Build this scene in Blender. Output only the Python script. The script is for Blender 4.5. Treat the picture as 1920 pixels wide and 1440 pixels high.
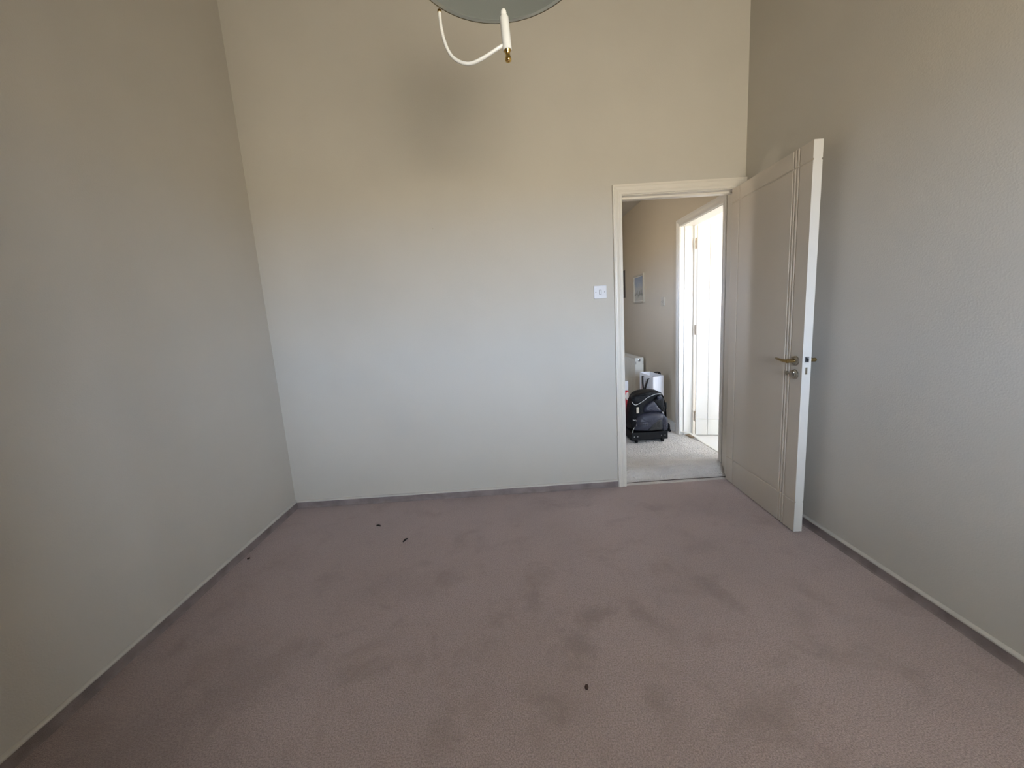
import bpy, bmesh, math, random
from mathutils import Vector, Matrix

random.seed(7)
for o in list(bpy.data.objects):
    bpy.data.objects.remove(o, do_unlink=True)
S = bpy.context.scene
COL = S.collection

# ------------------------------------------------------------------ camera
F_PX = 751.24
PITCH, YAW, ROLL = 0.1596, 0.0098, -0.0628
cam_d = bpy.data.cameras.new('camera')
cam_d.sensor_fit = 'HORIZONTAL'
cam_d.sensor_width = 36.0
cam_d.lens = 36.0 * F_PX / 1920.0
cam_d.clip_start = 0.02
cam = bpy.data.objects.new('camera', cam_d)
COL.objects.link(cam)
cp, sp, cy, sy = math.cos(PITCH), math.sin(PITCH), math.cos(YAW), math.sin(YAW)
fwd = Vector((sy * cp, cy * cp, -sp))
rgt = Vector((cy, -sy, 0))
up = rgt.cross(fwd)
cr, sr = math.cos(ROLL), math.sin(ROLL)
r2 = cr * rgt + sr * up
u2 = -sr * rgt + cr * up
cam.matrix_world = Matrix(((r2.x, u2.x, -fwd.x, 0), (r2.y, u2.y, -fwd.y, 0), (r2.z, u2.z, -fwd.z, 1.25), (0, 0, 0, 1)))
S.camera = cam

# ------------------------------------------------------------------ exposure
S.view_settings.view_transform = 'Standard'
S.view_settings.look = 'None'
S.view_settings.gamma = 1.0
S.view_settings.use_curve_mapping = False
S.view_settings.exposure = 3.04
S.cycles.max_bounces = 16
S.cycles.diffuse_bounces = 10
S.cycles.glossy_bounces = 4
S.cycles.transparent_max_bounces = 8
S.cycles.caustics_reflective = False
S.cycles.caustics_refractive = False
S.cycles.sample_clamp_indirect = 6.0

# ------------------------------------------------------------------ world: even daylight sky above, sunlit ground below the horizon
SKY = (0.68, 0.785, 1.0)
SKY_TOP = (0.50, 0.74, 1.0)
GROUND = (1.0, 0.87, 0.70)
SKY_S, GROUND_S = 8.2, 5.0
w = bpy.data.worlds.new('world')
S.world = w
w.use_nodes = True
nt = w.node_tree
nt.nodes.clear()
tc = nt.nodes.new('ShaderNodeTexCoord')
sx = nt.nodes.new('ShaderNodeSeparateXYZ')
nt.links.new(tc.outputs['Generated'], sx.inputs[0])
mr = nt.nodes.new('ShaderNodeMapRange')
mr.interpolation_type = 'SMOOTHSTEP'
mr.inputs['From Min'].default_value = -0.04
mr.inputs['From Max'].default_value = 0.025
nt.links.new(sx.outputs['Z'], mr.inputs['Value'])
mx = nt.nodes.new('ShaderNodeMix')
mx.data_type = 'RGBA'
nt.links.new(mr.outputs[0], mx.inputs[0])
mx.inputs[6].default_value = tuple(c * GROUND_S for c in GROUND) + (1,)
hz = nt.nodes.new('ShaderNodeMapRange')
hz.interpolation_type = 'SMOOTHSTEP'          # hazy sky: brightest low down, deeper overhead
hz.inputs['From Min'].default_value = 0.16
hz.inputs['From Max'].default_value = 0.44
nt.links.new(sx.outputs['Z'], hz.inputs['Value'])
sk = nt.nodes.new('ShaderNodeMix')
sk.data_type = 'RGBA'
nt.links.new(hz.outputs[0], sk.inputs[0])
sk.inputs[6].default_value = tuple(c * SKY_S for c in SKY) + (1,)
sk.inputs[7].default_value = tuple(c * SKY_S * 0.25 for c in SKY_TOP) + (1,)
nt.links.new(sk.outputs[2], mx.inputs[7])
bg = nt.nodes.new('ShaderNodeBackground')
nt.links.new(mx.outputs[2], bg.inputs['Color'])
wo = nt.nodes.new('ShaderNodeOutputWorld')
nt.links.new(bg.outputs[0], wo.inputs[0])


def portal(name, loc, rot, sx_, sy_):
    """window portal: guides the sky light of the world through an opening, emits nothing itself"""
    d = bpy.data.lights.new(name, 'AREA')
    d.shape = 'RECTANGLE'
    d.size, d.size_y = sx_, sy_
    d.cycles.is_portal = True
    o = bpy.data.objects.new(name, d)
    COL.objects.link(o)
    o.location = loc
    o.rotation_euler = rot
    return o


# geometry of the place, metres; camera stands at (0, 0, 1.25)
XL, XR, YB, YF, ZC = -1.587, 1.630, 2.757, -1.30, 3.50      # bedroom
YH = 2.897                                                  # hall side of the back wall
XW, ZH, ZHC, YE = 1.612, 0.065, 2.465, 6.40                 # hall: right wall, floor, ceiling, end
XW2 = 1.732                                                 # room side of that wall
WX0, WX1, WZ0, WZ1 = 0.08, 1.18, 0.92, 2.12                 # bedroom window opening
R2E = (1.75, 2.70, 1.10, 1.95)                               # added second opening to light the hall carpet (y0,y1,z0,z1) in wall x = R2X1
R2X1, R2Y0, R2Y1 = 4.3, 1.30, 4.55                          # bright side room
R2W = (2.40, 2.90, 1.00, 2.00)                               # its window (x0,x1,z0,z1) in wall y = R2Y0

portal('window_portal_bedroom', ((WX0 + WX1) / 2, YF - 0.10, (WZ0 + WZ1) / 2), (math.radians(90), 0, 0), WX1 - WX0, WZ1 - WZ0)
portal('window_portal_side_room', ((R2W[0] + R2W[1]) / 2, R2Y0 - 0.10, (R2W[2] + R2W[3]) / 2), (math.radians(90), 0, 0), R2W[1] - R2W[0], R2W[3] - R2W[2])

portal('added_portal_side_room_right', (R2X1 + 0.05, (R2E[0] + R2E[1]) / 2, (R2E[2] + R2E[3]) / 2), (math.radians(90), 0, math.radians(90)), R2E[1] - R2E[0], R2E[3] - R2E[2])  # added opening in the right wall, throws light on the hall carpet


# ------------------------------------------------------------------ materials
def mat(name, col, rough=0.6, metal=0.0, spec=0.5, noise=0.0, nscale=8.0, bump=0.0, bscale=200.0, col2=None, coat=0.0, sheen=0.0, bdist=0.002):
    m = bpy.data.materials.new(name)
    m.use_nodes = True
    t = m.node_tree
    b = t.nodes['Principled BSDF']
    b.inputs['Base Color'].default_value = (*col, 1)
    b.inputs['Roughness'].default_value = rough
    b.inputs['Metallic'].default_value = metal
    b.inputs['Specular IOR Level'].default_value = spec
    b.inputs['Coat Weight'].default_value = coat
    b.inputs['Sheen Weight'].default_value = sheen
    tc = t.nodes.new('ShaderNodeTexCoord')
    if noise > 0 or col2:
        n = t.nodes.new('ShaderNodeTexNoise')
        n.inputs['Scale'].default_value = nscale
        n.inputs['Detail'].default_value = 6
        t.links.new(tc.outputs['Object'], n.inputs['Vector'])
        mixn = t.nodes.new('ShaderNodeMix')
        mixn.data_type = 'RGBA'
        c2 = col2 if col2 else tuple(c * (1 - noise) for c in col)
        mixn.inputs[6].default_value = (*col, 1)
        mixn.inputs[7].default_value = (*c2, 1)
        rm = t.nodes.new('ShaderNodeMapRange')
        rm.inputs['From Min'].default_value = 0.38
        rm.inputs['From Max'].default_value = 0.66
        t.links.new(n.outputs['Fac'], rm.inputs['Value'])
        t.links.new(rm.outputs[0], mixn.inputs[0])
        t.links.new(mixn.outputs[2], b.inputs['Base Color'])
    if bump > 0:
        n2 = t.nodes.new('ShaderNodeTexNoise')
        n2.inputs['Scale'].default_value = bscale
        n2.inputs['Detail'].default_value = 3
        t.links.new(tc.outputs['Object'], n2.inputs['Vector'])
        bp = t.nodes.new('ShaderNodeBump')
        bp.inputs['Strength'].default_value = bump
        bp.inputs['Distance'].default_value = bdist
        t.links.new(n2.outputs['Fac'], bp.inputs['Height'])
        t.links.new(bp.outputs[0], b.inputs['Normal'])
    return m


M = {}
M['wall'] = mat('wall_paint_cream', (0.560, 0.533, 0.482), 0.75, spec=0.25, noise=0.035, nscale=2.2, bump=0.35, bscale=160, bdist=0.0015)
M['hallwall'] = mat('hall_wall_cream', (0.62, 0.555, 0.455), 0.75, spec=0.25, noise=0.03, nscale=2.0, bump=0.3, bscale=160)
M['white_wall'] = mat('white_wall', (0.80, 0.79, 0.76), 0.7, spec=0.25, noise=0.02, nscale=3)
M['ceiling'] = mat('ceiling_white', (0.62, 0.60, 0.56), 0.8, noise=0.02, nscale=3)
M['shade_block'] = mat('shade_block_dark_wood', (0.13, 0.085, 0.05), 0.5, noise=0.4, nscale=6)  # dark finish of the added block, limits bounced light
M['timber'] = mat('stained_timber_ceiling', (0.26, 0.21, 0.15), 0.6, noise=0.3, nscale=5)
M['gloss'] = mat('cream_gloss_paint', (0.72, 0.68, 0.61), 0.32, noise=0.03, nscale=6)
M['trimwhite'] = mat('white_gloss_paint', (0.72, 0.70, 0.66), 0.35, noise=0.03, nscale=9)
M['cap'] = mat('skirting_cap_paint', (0.62, 0.59, 0.54), 0.45, noise=0.06, nscale=14)
M['leaf'] = mat('cream_door_paint', (0.62, 0.56, 0.48), 0.38, noise=0.03, nscale=3)
M['edge'] = mat('door_edge_paint', (0.62, 0.60, 0.565), 0.4, noise=0.02, nscale=9)
M['upstand'] = mat('carpet_upstand', (0.33, 0.275, 0.265), 0.95, spec=0.1, noise=0.25, nscale=12, bump=0.8, bscale=420, bdist=0.004)
M['hallcarpet'] = mat('hall_carpet', (0.72, 0.69, 0.67), 0.95, spec=0.1, noise=0.12, nscale=7, bump=1.0, bscale=75, bdist=0.02)
M['vinyl'] = mat('side_room_vinyl', (0.78, 0.77, 0.76), 0.45, noise=0.03, nscale=4)
M['plastic'] = mat('white_plastic', (0.63, 0.64, 0.68), 0.3, noise=0.01, nscale=9)
M['creamplate'] = mat('cream_plastic', (0.56, 0.52, 0.45), 0.35, noise=0.02, nscale=9)
M['plastic_dark'] = mat('switch_screw', (0.2, 0.2, 0.2), 0.4)
M['brass'] = mat('antique_brass', (0.42, 0.30, 0.13), 0.28, 1.0, noise=0.2, nscale=60)
M['nickel'] = mat('brushed_nickel', (0.46, 0.42, 0.35), 0.3, 1.0, noise=0.15, nscale=60)
M['brightbrass'] = mat('polished_brass', (0.75, 0.50, 0.16), 0.14, 1.0, noise=0.05, nscale=60)
M['dark'] = mat('dark_metal', (0.035, 0.035, 0.04), 0.45, 0.6, noise=0.1, nscale=40)
M['steel'] = mat('steel', (0.55, 0.55, 0.55), 0.3, 1.0, noise=0.1, nscale=40)
M['lampwhite'] = mat('lamp_white_enamel', (0.68, 0.68, 0.67), 0.25, noise=0.02, nscale=30)
M['disc'] = mat('frosted_grey_glass', (0.27, 0.29, 0.265), 0.22, spec=0.5, noise=0.04, nscale=5)
M['discband'] = mat('frosted_glass_bevel', (0.50, 0.52, 0.46), 0.3, spec=0.5, noise=0.04, nscale=5)
M['discrim'] = mat('dull_bronze_rim', (0.16, 0.13, 0.075), 0.35, 0.8, noise=0.1, nscale=30)
M['drum_mat'] = mat('shadow_drum_fabric', (0.55, 0.52, 0.45), 0.8, noise=0.05, nscale=60)
M['rad'] = mat('radiator_enamel', (0.84, 0.82, 0.76), 0.35, noise=0.02, nscale=9)
M['raddark'] = mat('radiator_slot_shadow', (0.05, 0.05, 0.05), 0.6, noise=0.02, nscale=9)
M['nylon'] = mat('black_nylon', (0.0055, 0.0055, 0.007), 0.6, spec=0.28, noise=0.4, nscale=14, bump=0.5, bscale=60, bdist=0.01)
M['navy'] = mat('navy_grey_nylon', (0.030, 0.032, 0.050), 0.42, spec=0.4, noise=0.2, nscale=5, bump=0.5, bscale=12, bdist=0.02)
M['olive'] = mat('charcoal_mesh', (0.020, 0.020, 0.019), 0.7, noise=0.3, nscale=14, bump=0.4, bscale=90)
M['piping'] = mat('pale_grey_piping', (0.50, 0.50, 0.50), 0.5, noise=0.1, nscale=30)
M['rubber'] = mat('black_rubber', (0.006, 0.006, 0.007), 0.6, spec=0.25, noise=0.2, nscale=20)
M['paper'] = mat('white_paper', (0.74, 0.73, 0.75), 0.55, noise=0.03, nscale=7)
M['ribbon'] = mat('black_ribbon', (0.02, 0.018, 0.018), 0.5, noise=0.1, nscale=30)
M['carton'] = mat('pale_grey_carton', (0.60, 0.60, 0.62), 0.6, noise=0.05, nscale=12)
M['frame'] = mat('silver_grey_frame', (0.50, 0.46, 0.38), 0.4, noise=0.1, nscale=30)
M['framedark'] = mat('dark_wood_frame', (0.06, 0.04, 0.03), 0.45, noise=0.2, nscale=30)
M['mount'] = mat('cream_picture_mount', (0.66, 0.64, 0.58), 0.7, noise=0.03, nscale=20)
M['strip'] = mat('white_threshold_strip', (0.78, 0.76, 0.72), 0.4, noise=0.05, nscale=20)
M['underlay'] = mat('bare_wood_edge', (0.30, 0.22, 0.14), 0.8, noise=0.3, nscale=30)
M['seam'] = mat('dark_carpet_seam', (0.10, 0.07, 0.055), 0.9, noise=0.3, nscale=60)
M['twig'] = mat('dark_twig_bark', (0.02, 0.015, 0.014), 0.8, noise=0.3, nscale=200)
M['crumb'] = mat('brown_crumb', (0.06, 0.03, 0.022), 0.8, noise=0.3, nscale=200)
M['upvc'] = mat('white_window_frame', (0.75, 0.75, 0.75), 0.35, noise=0.02, nscale=12)


def glass_mat():
    m = bpy.data.materials.new('clear_window_glass')
    m.use_nodes = True
    t = m.node_tree
    t.nodes.clear()
    tr = t.nodes.new('ShaderNodeBsdfTransparent')
    tr.inputs[0].default_value = (0.95, 0.97, 0.96, 1)
    gl = t.nodes.new('ShaderNodeBsdfGlossy')
    gl.inputs['Roughness'].default_value = 0.02
    mxs = t.nodes.new('ShaderNodeMixShader')
    mxs.inputs[0].default_value = 0.06
    t.links.new(tr.outputs[0], mxs.inputs[1])
    t.links.new(gl.outputs[0], mxs.inputs[2])
    o = t.nodes.new('ShaderNodeOutputMaterial')
    t.links.new(mxs.outputs[0], o.inputs[0])
    return m


M['glass'] = glass_mat()


def carpet_mat():
    m = bpy.data.materials.new('dusky_mauve_carpet')
    m.use_nodes = True
    t = m.node_tree
    N, L = t.nodes, t.links
    b = N['Principled BSDF']
    b.inputs['Roughness'].default_value = 0.95
    b.inputs['Specular IOR Level'].default_value = 0.08
    b.inputs['Sheen Weight'].default_value = 0.55
    b.inputs['Sheen Roughness'].default_value = 0.4
    b.inputs['Sheen Tint'].default_value = (1.0, 0.9, 0.88, 1)
    tc = N.new('ShaderNodeTexCoord')

    def noise(scale, detail=4, rough=0.55, dist=0.0):
        n = N.new('ShaderNodeTexNoise')
        n.inputs['Scale'].default_value = scale
        n.inputs['Detail'].default_value = detail
        n.inputs['Roughness'].default_value = rough
        n.inputs['Distortion'].default_value = dist
        L.new(tc.outputs['Object'], n.inputs['Vector'])
        return n.outputs['Fac']

    def rng(v, a, c, lo=0.0, hi=1.0):
        r = N.new('ShaderNodeMapRange')
        r.interpolation_type = 'SMOOTHSTEP'
        for k, x in (('From Min', a), ('From Max', c), ('To Min', lo), ('To Max', hi)):
            r.inputs[k].default_value = x
        L.new(v, r.inputs['Value'])
        return r.outputs[0]

    def math_(op, a, c):
        q = N.new('ShaderNodeMath')
        q.operation = op
        for i, x in enumerate((a, c)):
            if isinstance(x, (int, float)):
                q.inputs[i].default_value = x
            else:
                L.new(x, q.inputs[i])
        return q.outputs[0]

    def mix(f, a, c):
        q = N.new('ShaderNodeMix')
        q.data_type = 'RGBA'
        L.new(f, q.inputs[0])
        for i, x in ((6, a), (7, c)):
            if isinstance(x, tuple):
                q.inputs[i].default_value = (*x, 1)
            else:
                L.new(x, q.inputs[i])
        return q.outputs[2]

    base = mix(rng(noise(1.3, 3), 0.35, 0.68), (0.545, 0.437, 0.427), (0.49, 0.388, 0.37))
    base = mix(rng(noise(4.5, 6, 0.65, 0.5), 0.48, 0.74), base, (0.385, 0.298, 0.278))
    base = mix(rng(noise(210, 3, 0.7), 0.34, 0.64), (0.30, 0.238, 0.230), base)
    # dirt marks with a place of their own: x, y, radius x, radius y, rotation, strength
    stains = [(0.30, 1.50, .10, .05, .5, .55), (0.05, 1.62, .035, .09, -.2, .40), (0.20, 1.36, .05, .09, .6, .50),
              (0.50, 1.50, .05, .10, .5, .50), (0.86, 1.60, .04, .17, .35, .45), (0.62, 2.27, .10, .03, .2, .35),
              (0.98, 1.95, .16, .06, .3, .35), (0.07, 1.13, .09, .07, .0, .30), (-0.28, 1.06, .05, .10, -.3, .35),
              (0.42, 1.12, .05, .05, .2, .35), (-0.75, 1.50, .05, .02, .4, .45), (-1.0, 1.30, .22, .12, .7, .35),
              (-0.55, 1.80, .30, .12, .2, .25), (0.75, 1.05, .16, .10, .1, .25), (-1.25, 1.05, .2, .2, .2, .35),
              (-0.62, 1.30, .09, .05, .3, .35), (1.12, 1.42, .10, .05, .9, .25), (0.93, 2.40, .12, .04, .1, .3),
              (0.40, 2.52, .25, .05, .05, .25)]
    wob = noise(7, 5, 0.65)
    wob2 = noise(38, 4, 0.6)
    acc = None
    for x, y, rx, ry, a, st in stains:
        mp = N.new('ShaderNodeMapping')
        mp.vector_type = 'TEXTURE'
        mp.inputs['Location'].default_value = (x, y, 0)
        mp.inputs['Rotation'].default_value = (0, 0, a)
        mp.inputs['Scale'].default_value = (rx, ry, 1)
        L.new(tc.outputs['Object'], mp.inputs[0])
        vl = N.new('ShaderNodeVectorMath')
        vl.operation = 'LENGTH'
        L.new(mp.outputs[0], vl.inputs[0])
        d = math_('ADD', vl.outputs['Value'], math_('MULTIPLY', math_('SUBTRACT', wob, 0.5), 3.2))
        d = math_('ADD', d, math_('MULTIPLY', math_('SUBTRACT', wob2, 0.5), 1.6))
        f = rng(d, 0.2, 1.45, st * 0.8, 0.0)
        acc = f if acc is None else math_('MAXIMUM', acc, f)
    # half-ring mark left by a round foot
    mp = N.new('ShaderNodeMapping')
    mp.vector_type = 'TEXTURE'
    mp.inputs['Location'].default_value = (0.055, 1.10, 0)
    mp.inputs['Scale'].default_value = (.06, .06, 1)
    L.new(tc.outputs['Object'], mp.inputs[0])
    vl = N.new('ShaderNodeVectorMath')
    vl.operation = 'LENGTH'
    L.new(mp.outputs[0], vl.inputs[0])
    sp_ = N.new('ShaderNodeSeparateXYZ')
    L.new(mp.outputs[0], sp_.inputs[0])
    rd = math_('ABSOLUTE', math_('SUBTRACT', vl.outputs['Value'], 0.85), 0)
    rd = math_('ADD', rd, math_('MULTIPLY', math_('SUBTRACT', wob2, 0.5), 0.5))
    ring = math_('MULTIPLY', rng(rd, 0.05, 0.48, 0.36, 0.0), rng(math_('ADD', sp_.outputs['X'], sp_.outputs['Y']), -0.5, 0.2))
    acc = math_('MAXIMUM', acc, ring)
    base = mix(acc, base, (0.23, 0.175, 0.165))
    L.new(base, b.inputs['Base Color'])
    h = math_('ADD', noise(330, 3), math_('MULTIPLY', noise(45, 4), 0.7))
    bp = N.new('ShaderNodeBump')
    bp.inputs['Strength'].default_value = 0.7
    bp.inputs['Distance'].default_value = 0.006
    L.new(h, bp.inputs['Height'])
    L.new(bp.outputs[0], b.inputs['Normal'])
    return m


M['carpet'] = carpet_mat()


def picture_mat():
    """soft print: blue grey sky above a pale mottled foreground (object z runs over the print's height)"""
    m = bpy.data.materials.new('landscape_print')
    m.use_nodes = True
    t = m.node_tree
    N, L = t.nodes, t.links
    b = N['Principled BSDF']
    b.inputs['Roughness'].default_value = 0.25
    tc = N.new('ShaderNodeTexCoord')
    sx_ = N.new('ShaderNodeSeparateXYZ')
    L.new(tc.outputs['Object'], sx_.inputs[0])
    n = N.new('ShaderNodeTexNoise')
    n.inputs['Scale'].default_value = 22
    n.inputs['Detail'].default_value = 5
    L.new(tc.outputs['Object'], n.inputs['Vector'])
    ad = N.new('ShaderNodeMath')
    ad.operation = 'MULTIPLY_ADD'
    L.new(n.outputs['Fac'], ad.inputs[0])
    ad.inputs[1].default_value = 0.16
    L.new(sx_.outputs['Z'], ad.inputs[2])
    r = N.new('ShaderNodeValToRGB')
    mp = N.new('ShaderNodeMapRange')
    mp.inputs['From Min'].default_value = -0.06
    mp.inputs['From Max'].default_value = 0.22
    L.new(ad.outputs[0], mp.inputs['Value'])
    L.new(mp.outputs[0], r.inputs[0])
    e = r.color_ramp.elements
    e[0].position, e[0].color = 0.0, (0.58, 0.57, 0.50, 1)
    e[1].position, e[1].color = 1.0, (0.30, 0.37, 0.48, 1)
    for p_, c_ in ((0.2, (0.50, 0.50, 0.46, 1)), (0.3, (0.26, 0.28, 0.25, 1)), (0.4, (0.50, 0.51, 0.50, 1)), (0.55, (0.45, 0.48, 0.52, 1)), (0.7, (0.37, 0.43, 0.52, 1))):
        q = e.new(p_)
        q.color = c_
    L.new(r.outputs[0], b.inputs['Base Color'])
    return m


M['print'] = picture_mat()


def red_mat():
    """red plastic bag with large white round blotches"""
    m = bpy.data.materials.new('red_white_print_plastic')
    m.use_nodes = True
    t = m.node_tree
    N, L = t.nodes, t.links
    b = N['Principled BSDF']
    b.inputs['Roughness'].default_value = 0.35
    tc = N.new('ShaderNodeTexCoord')
    v = N.new('ShaderNodeTexVoronoi')
    v.inputs['Scale'].default_value = 9
    L.new(tc.outputs['Object'], v.inputs['Vector'])
    r = N.new('ShaderNodeValToRGB')
    L.new(v.outputs['Distance'], r.inputs[0])
    e = r.color_ramp.elements
    e[0].position, e[0].color = 0.36, (0.70, 0.67, 0.64, 1)
    e[1].position, e[1].color = 0.40, (0.50, 0.015, 0.03, 1)
    L.new(r.outputs[0], b.inputs['Base Color'])
    return m


M['red'] = red_mat()


# ------------------------------------------------------------------ mesh helpers
def box(bm, x0, x1, y0, y1, z0, z1):
    vs = [bm.verts.new(p) for p in ((x0, y0, z0), (x1, y0, z0), (x1, y1, z0), (x0, y1, z0), (x0, y0, z1), (x1, y0, z1), (x1, y1, z1), (x0, y1, z1))]
    for f in ((3, 2, 1, 0), (4, 5, 6, 7), (0, 1, 5, 4), (1, 2, 6, 5), (2, 3, 7, 6), (3, 0, 4, 7)):
        bm.faces.new([vs[i] for i in f])
    return vs


def tube(bm, pts, rad, seg=12, cap=True, up_=None, flat=None):
    """swept tube; rad a number or a list; flat=(a,b) sweeps an ellipse / ribbon section instead"""
    pts = [Vector(p) for p in pts]
    n = len(pts)
    rad = rad if isinstance(rad, (list, tuple)) else [rad] * n
    rings = []
    ref = Vector(up_) if up_ else None
    for i, p in enumerate(pts):
        t = (pts[min(i + 1, n - 1)] - pts[max(i - 1, 0)]).normalized()
        if ref is None:
            ref = Vector((0, 0, 1)) if abs(t.z) < 0.9 else Vector((0, 1, 0))
        u = ref - t * ref.dot(t)
        u.normalize()
        v = t.cross(u)
        if up_ is None:
            ref = u
        ring = []
        for k in range(seg):
            a = 2 * math.pi * k / seg
            if flat:
                q = p + u * (math.cos(a) * flat[0] * rad[i]) + v * (math.sin(a) * flat[1] * rad[i])
            else:
                q = p + (u * math.cos(a) + v * math.sin(a)) * rad[i]
            ring.append(bm.verts.new(q))
        rings.append(ring)
    for i in range(n - 1):
        for k in range(seg):
            bm.faces.new((rings[i][k], rings[i][(k + 1) % seg], rings[i + 1][(k + 1) % seg], rings[i + 1][k]))
    if cap:
        bm.faces.new(rings[0][::-1])
        bm.faces.new(rings[-1])


def smooth_path(pts, n=8):
    """Catmull-Rom through the points"""
    P = [Vector(p) for p in pts]
    P = [P[0] * 2 - P[1]] + P + [P[-1] * 2 - P[-2]]
    out = []
    for i in range(1, len(P) - 2):
        for k in range(n):
            t = k / n
            out.append(0.5 * ((2 * P[i]) + (-P[i - 1] + P[i + 1]) * t + (2 * P[i - 1] - 5 * P[i] + 4 * P[i + 1] - P[i + 2]) * t * t + (-P[i - 1] + 3 * P[i] - 3 * P[i + 1] + P[i + 2]) * t ** 3))
    out.append(P[-2])
    return out


def lathe(bm, prof, seg=32, axis=Vector((0, 0, 1)), org=Vector((0, 0, 0)), ring=False):
    """prof: (radius, height) pairs about an axis"""
    axis = Vector(axis).normalized()
    u = axis.orthogonal().normalized()
    v = axis.cross(u)
    rings = []
    for r, h in prof:
        c = Vector(org) + axis * h
        if r < 1e-6:
            rings.append([bm.verts.new(c)])
        else:
            rings.append([bm.verts.new(c + (u * math.cos(2 * math.pi * k / seg) + v * math.sin(2 * math.pi * k / seg)) * r) for k in range(seg)])
    for a, b in zip(rings, rings[1:] + rings[:1] if ring else rings[1:]):
        for k in range(seg):
            k2 = (k + 1) % seg
            if len(a) == 1 and len(b) == 1:
                continue
            if len(a) == 1:
                bm.faces.new((a[0], b[k2], b[k]))
            elif len(b) == 1:
                bm.faces.new((a[k], a[k2], b[0]))
            else:
                bm.faces.new((a[k], a[k2], b[k2], b[k]))
    for rr, rev in ((rings[0], True), (rings[-1], False)):
        if len(rr) > 1 and not ring:
            bm.faces.new(rr[::-1] if rev else rr)


def sweep_profile(bm, prof, path):
    """prof: list of 2-D (a, b); path: list of functions' frames (origin, A, B); closed profile"""
    rings = []
    for o, A, B in path:
        rings.append([bm.verts.new(Vector(o) + Vector(A) * a + Vector(B) * b) for a, b in prof])
    m = len(prof)
    for r, s in zip(rings, rings[1:]):
        for k in range(m):
            bm.faces.new((r[k], r[(k + 1) % m], s[(k + 1) % m], s[k]))
    bm.faces.new(rings[0][::-1])
    bm.faces.new(rings[-1])


def obj(name, bm, material, parent=None, bevel=0.0, smooth=False, bevel_seg=2):
    if bevel > 0:
        bmesh.ops.bevel(bm, geom=[e for e in bm.edges], offset=bevel, segments=bevel_seg, profile=0.6, affect='EDGES', clamp_overlap=True)
    bmesh.ops.recalc_face_normals(bm, faces=bm.faces)
    me = bpy.data.meshes.new(name)
    bm.to_mesh(me)
    bm.free()
    if smooth:
        for p in me.polygons:
            p.use_smooth = True
    for mm in (material if isinstance(material, (list, tuple)) else [material]):
        me.materials.append(M[mm])
    o = bpy.data.objects.new(name, me)
    COL.objects.link(o)
    if parent is not None:
        o.parent = parent
        o.matrix_parent_inverse = Matrix.Identity(4)
    return o


def autosmooth(o, deg=35):
    me = o.data
    for p in me.polygons:
        p.use_smooth = True
    me.set_sharp_from_angle(angle=math.radians(deg))
    return o


def tag(o, label, cat, group=None, kind=None):
    o['label'] = label
    o['category'] = cat
    if group:
        o['group'] = group
    if kind:
        o['kind'] = kind
    return o


def empty(name, loc=(0, 0, 0), rz=0.0):
    o = bpy.data.objects.new(name, None)
    COL.objects.link(o)
    o.empty_display_size = 0.1
    o.location = loc
    o.rotation_euler = (0, 0, rz)
    return o


def BM():
    return bmesh.new()


def bx(*a):
    b = BM()
    box(b, *a)
    return b


def struct(o, label, cat):
    return tag(o, label, cat, kind='structure')


# ------------------------------------------------------------------ the setting
T = 0.12
# bedroom floor: carpet with its rise into the doorway, one continuous mesh
def floor_mesh():
    b = BM()
    n = 24
    xs = [XL + (XR - XL) * i / n for i in range(n + 1)]
    ys = [YF + (YB - YF) * i / n for i in range(n + 1)]
    g = [[b.verts.new((x, y, 0)) for x in xs] for y in ys]
    for j in range(n):
        for i in range(n):
            b.faces.new((g[j][i], g[j][i + 1], g[j + 1][i + 1], g[j + 1][i]))
    # thickness
    lo = bx(XL - T, XR + T, YF - T, YB, -0.12, -0.005)
    me = bpy.data.meshes.new('tmp')
    lo.to_mesh(me)
    lo.free()
    b.from_mesh(me)
    bpy.data.meshes.remove(me)
    return b


fl = struct(obj('floor', floor_mesh(), 'carpet'), 'dusky mauve carpet covering the bedroom floor, marked by dirty patches', 'floor')

struct(obj('wall_left', bx(XL - T, XL, YF - T, YH, -0.12, ZC), 'wall'), 'plain cream wall along the left side of the room', 'wall')
struct(obj('wall_right', bx(XR, XR + 0.10, YF - T, YH, -0.12, ZC), 'wall'), 'plain cream wall on the right behind the open door', 'wall')
# back wall with the doorway
DX0, DX1, DZ = 0.798, 1.604, 2.020      # rough opening
b = BM()
box(b, XL, DX0, YB, YH, -0.12, ZC)
box(b, DX0, DX1, YB, YH, DZ, ZC)
box(b, DX1, XR, YB, YH, -0.12, ZC)
struct(obj('wall_back', b, 'wall'), 'cream back wall with the doorway at its right end', 'wall')
# window wall behind the camera
b = BM()
box(b, XL, WX0, YF - 0.25, YF, -0.12, ZC)
box(b, WX1, XR, YF - 0.25, YF, -0.12, ZC)
box(b, WX0, WX1, YF - 0.25, YF, -0.12, WZ0)
box(b, WX0, WX1, YF - 0.25, YF, WZ1, ZC)
struct(obj('wall_front', b, 'wall'), 'cream window wall behind the photographer', 'wall')
struct(obj('ceiling', bx(XL - T, XR + 0.1, YF - 0.25, YH, ZC, ZC + 0.1), 'timber'), 'timber ceiling high above the bedroom', 'ceiling')

# unseen cupboard block added behind the photographer to darken left wall and floor
struct(obj('wall_shade_block', bx(XL, -0.36, YF, -0.06, 0.0, ZC), 'shade_block'), 'unseen dark block added behind the photographer to keep light off the left side', 'wall')

# unseen eave over the window, added to keep high sky off the floor
struct(obj('trim_5', bx(XL - 0.4, XR + 0.1, YF - 1.75, YF - 0.25, 2.42, 2.56), 'upvc'), 'unseen white eave added outside over the bedroom window to block high sky', 'eave')

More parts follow.
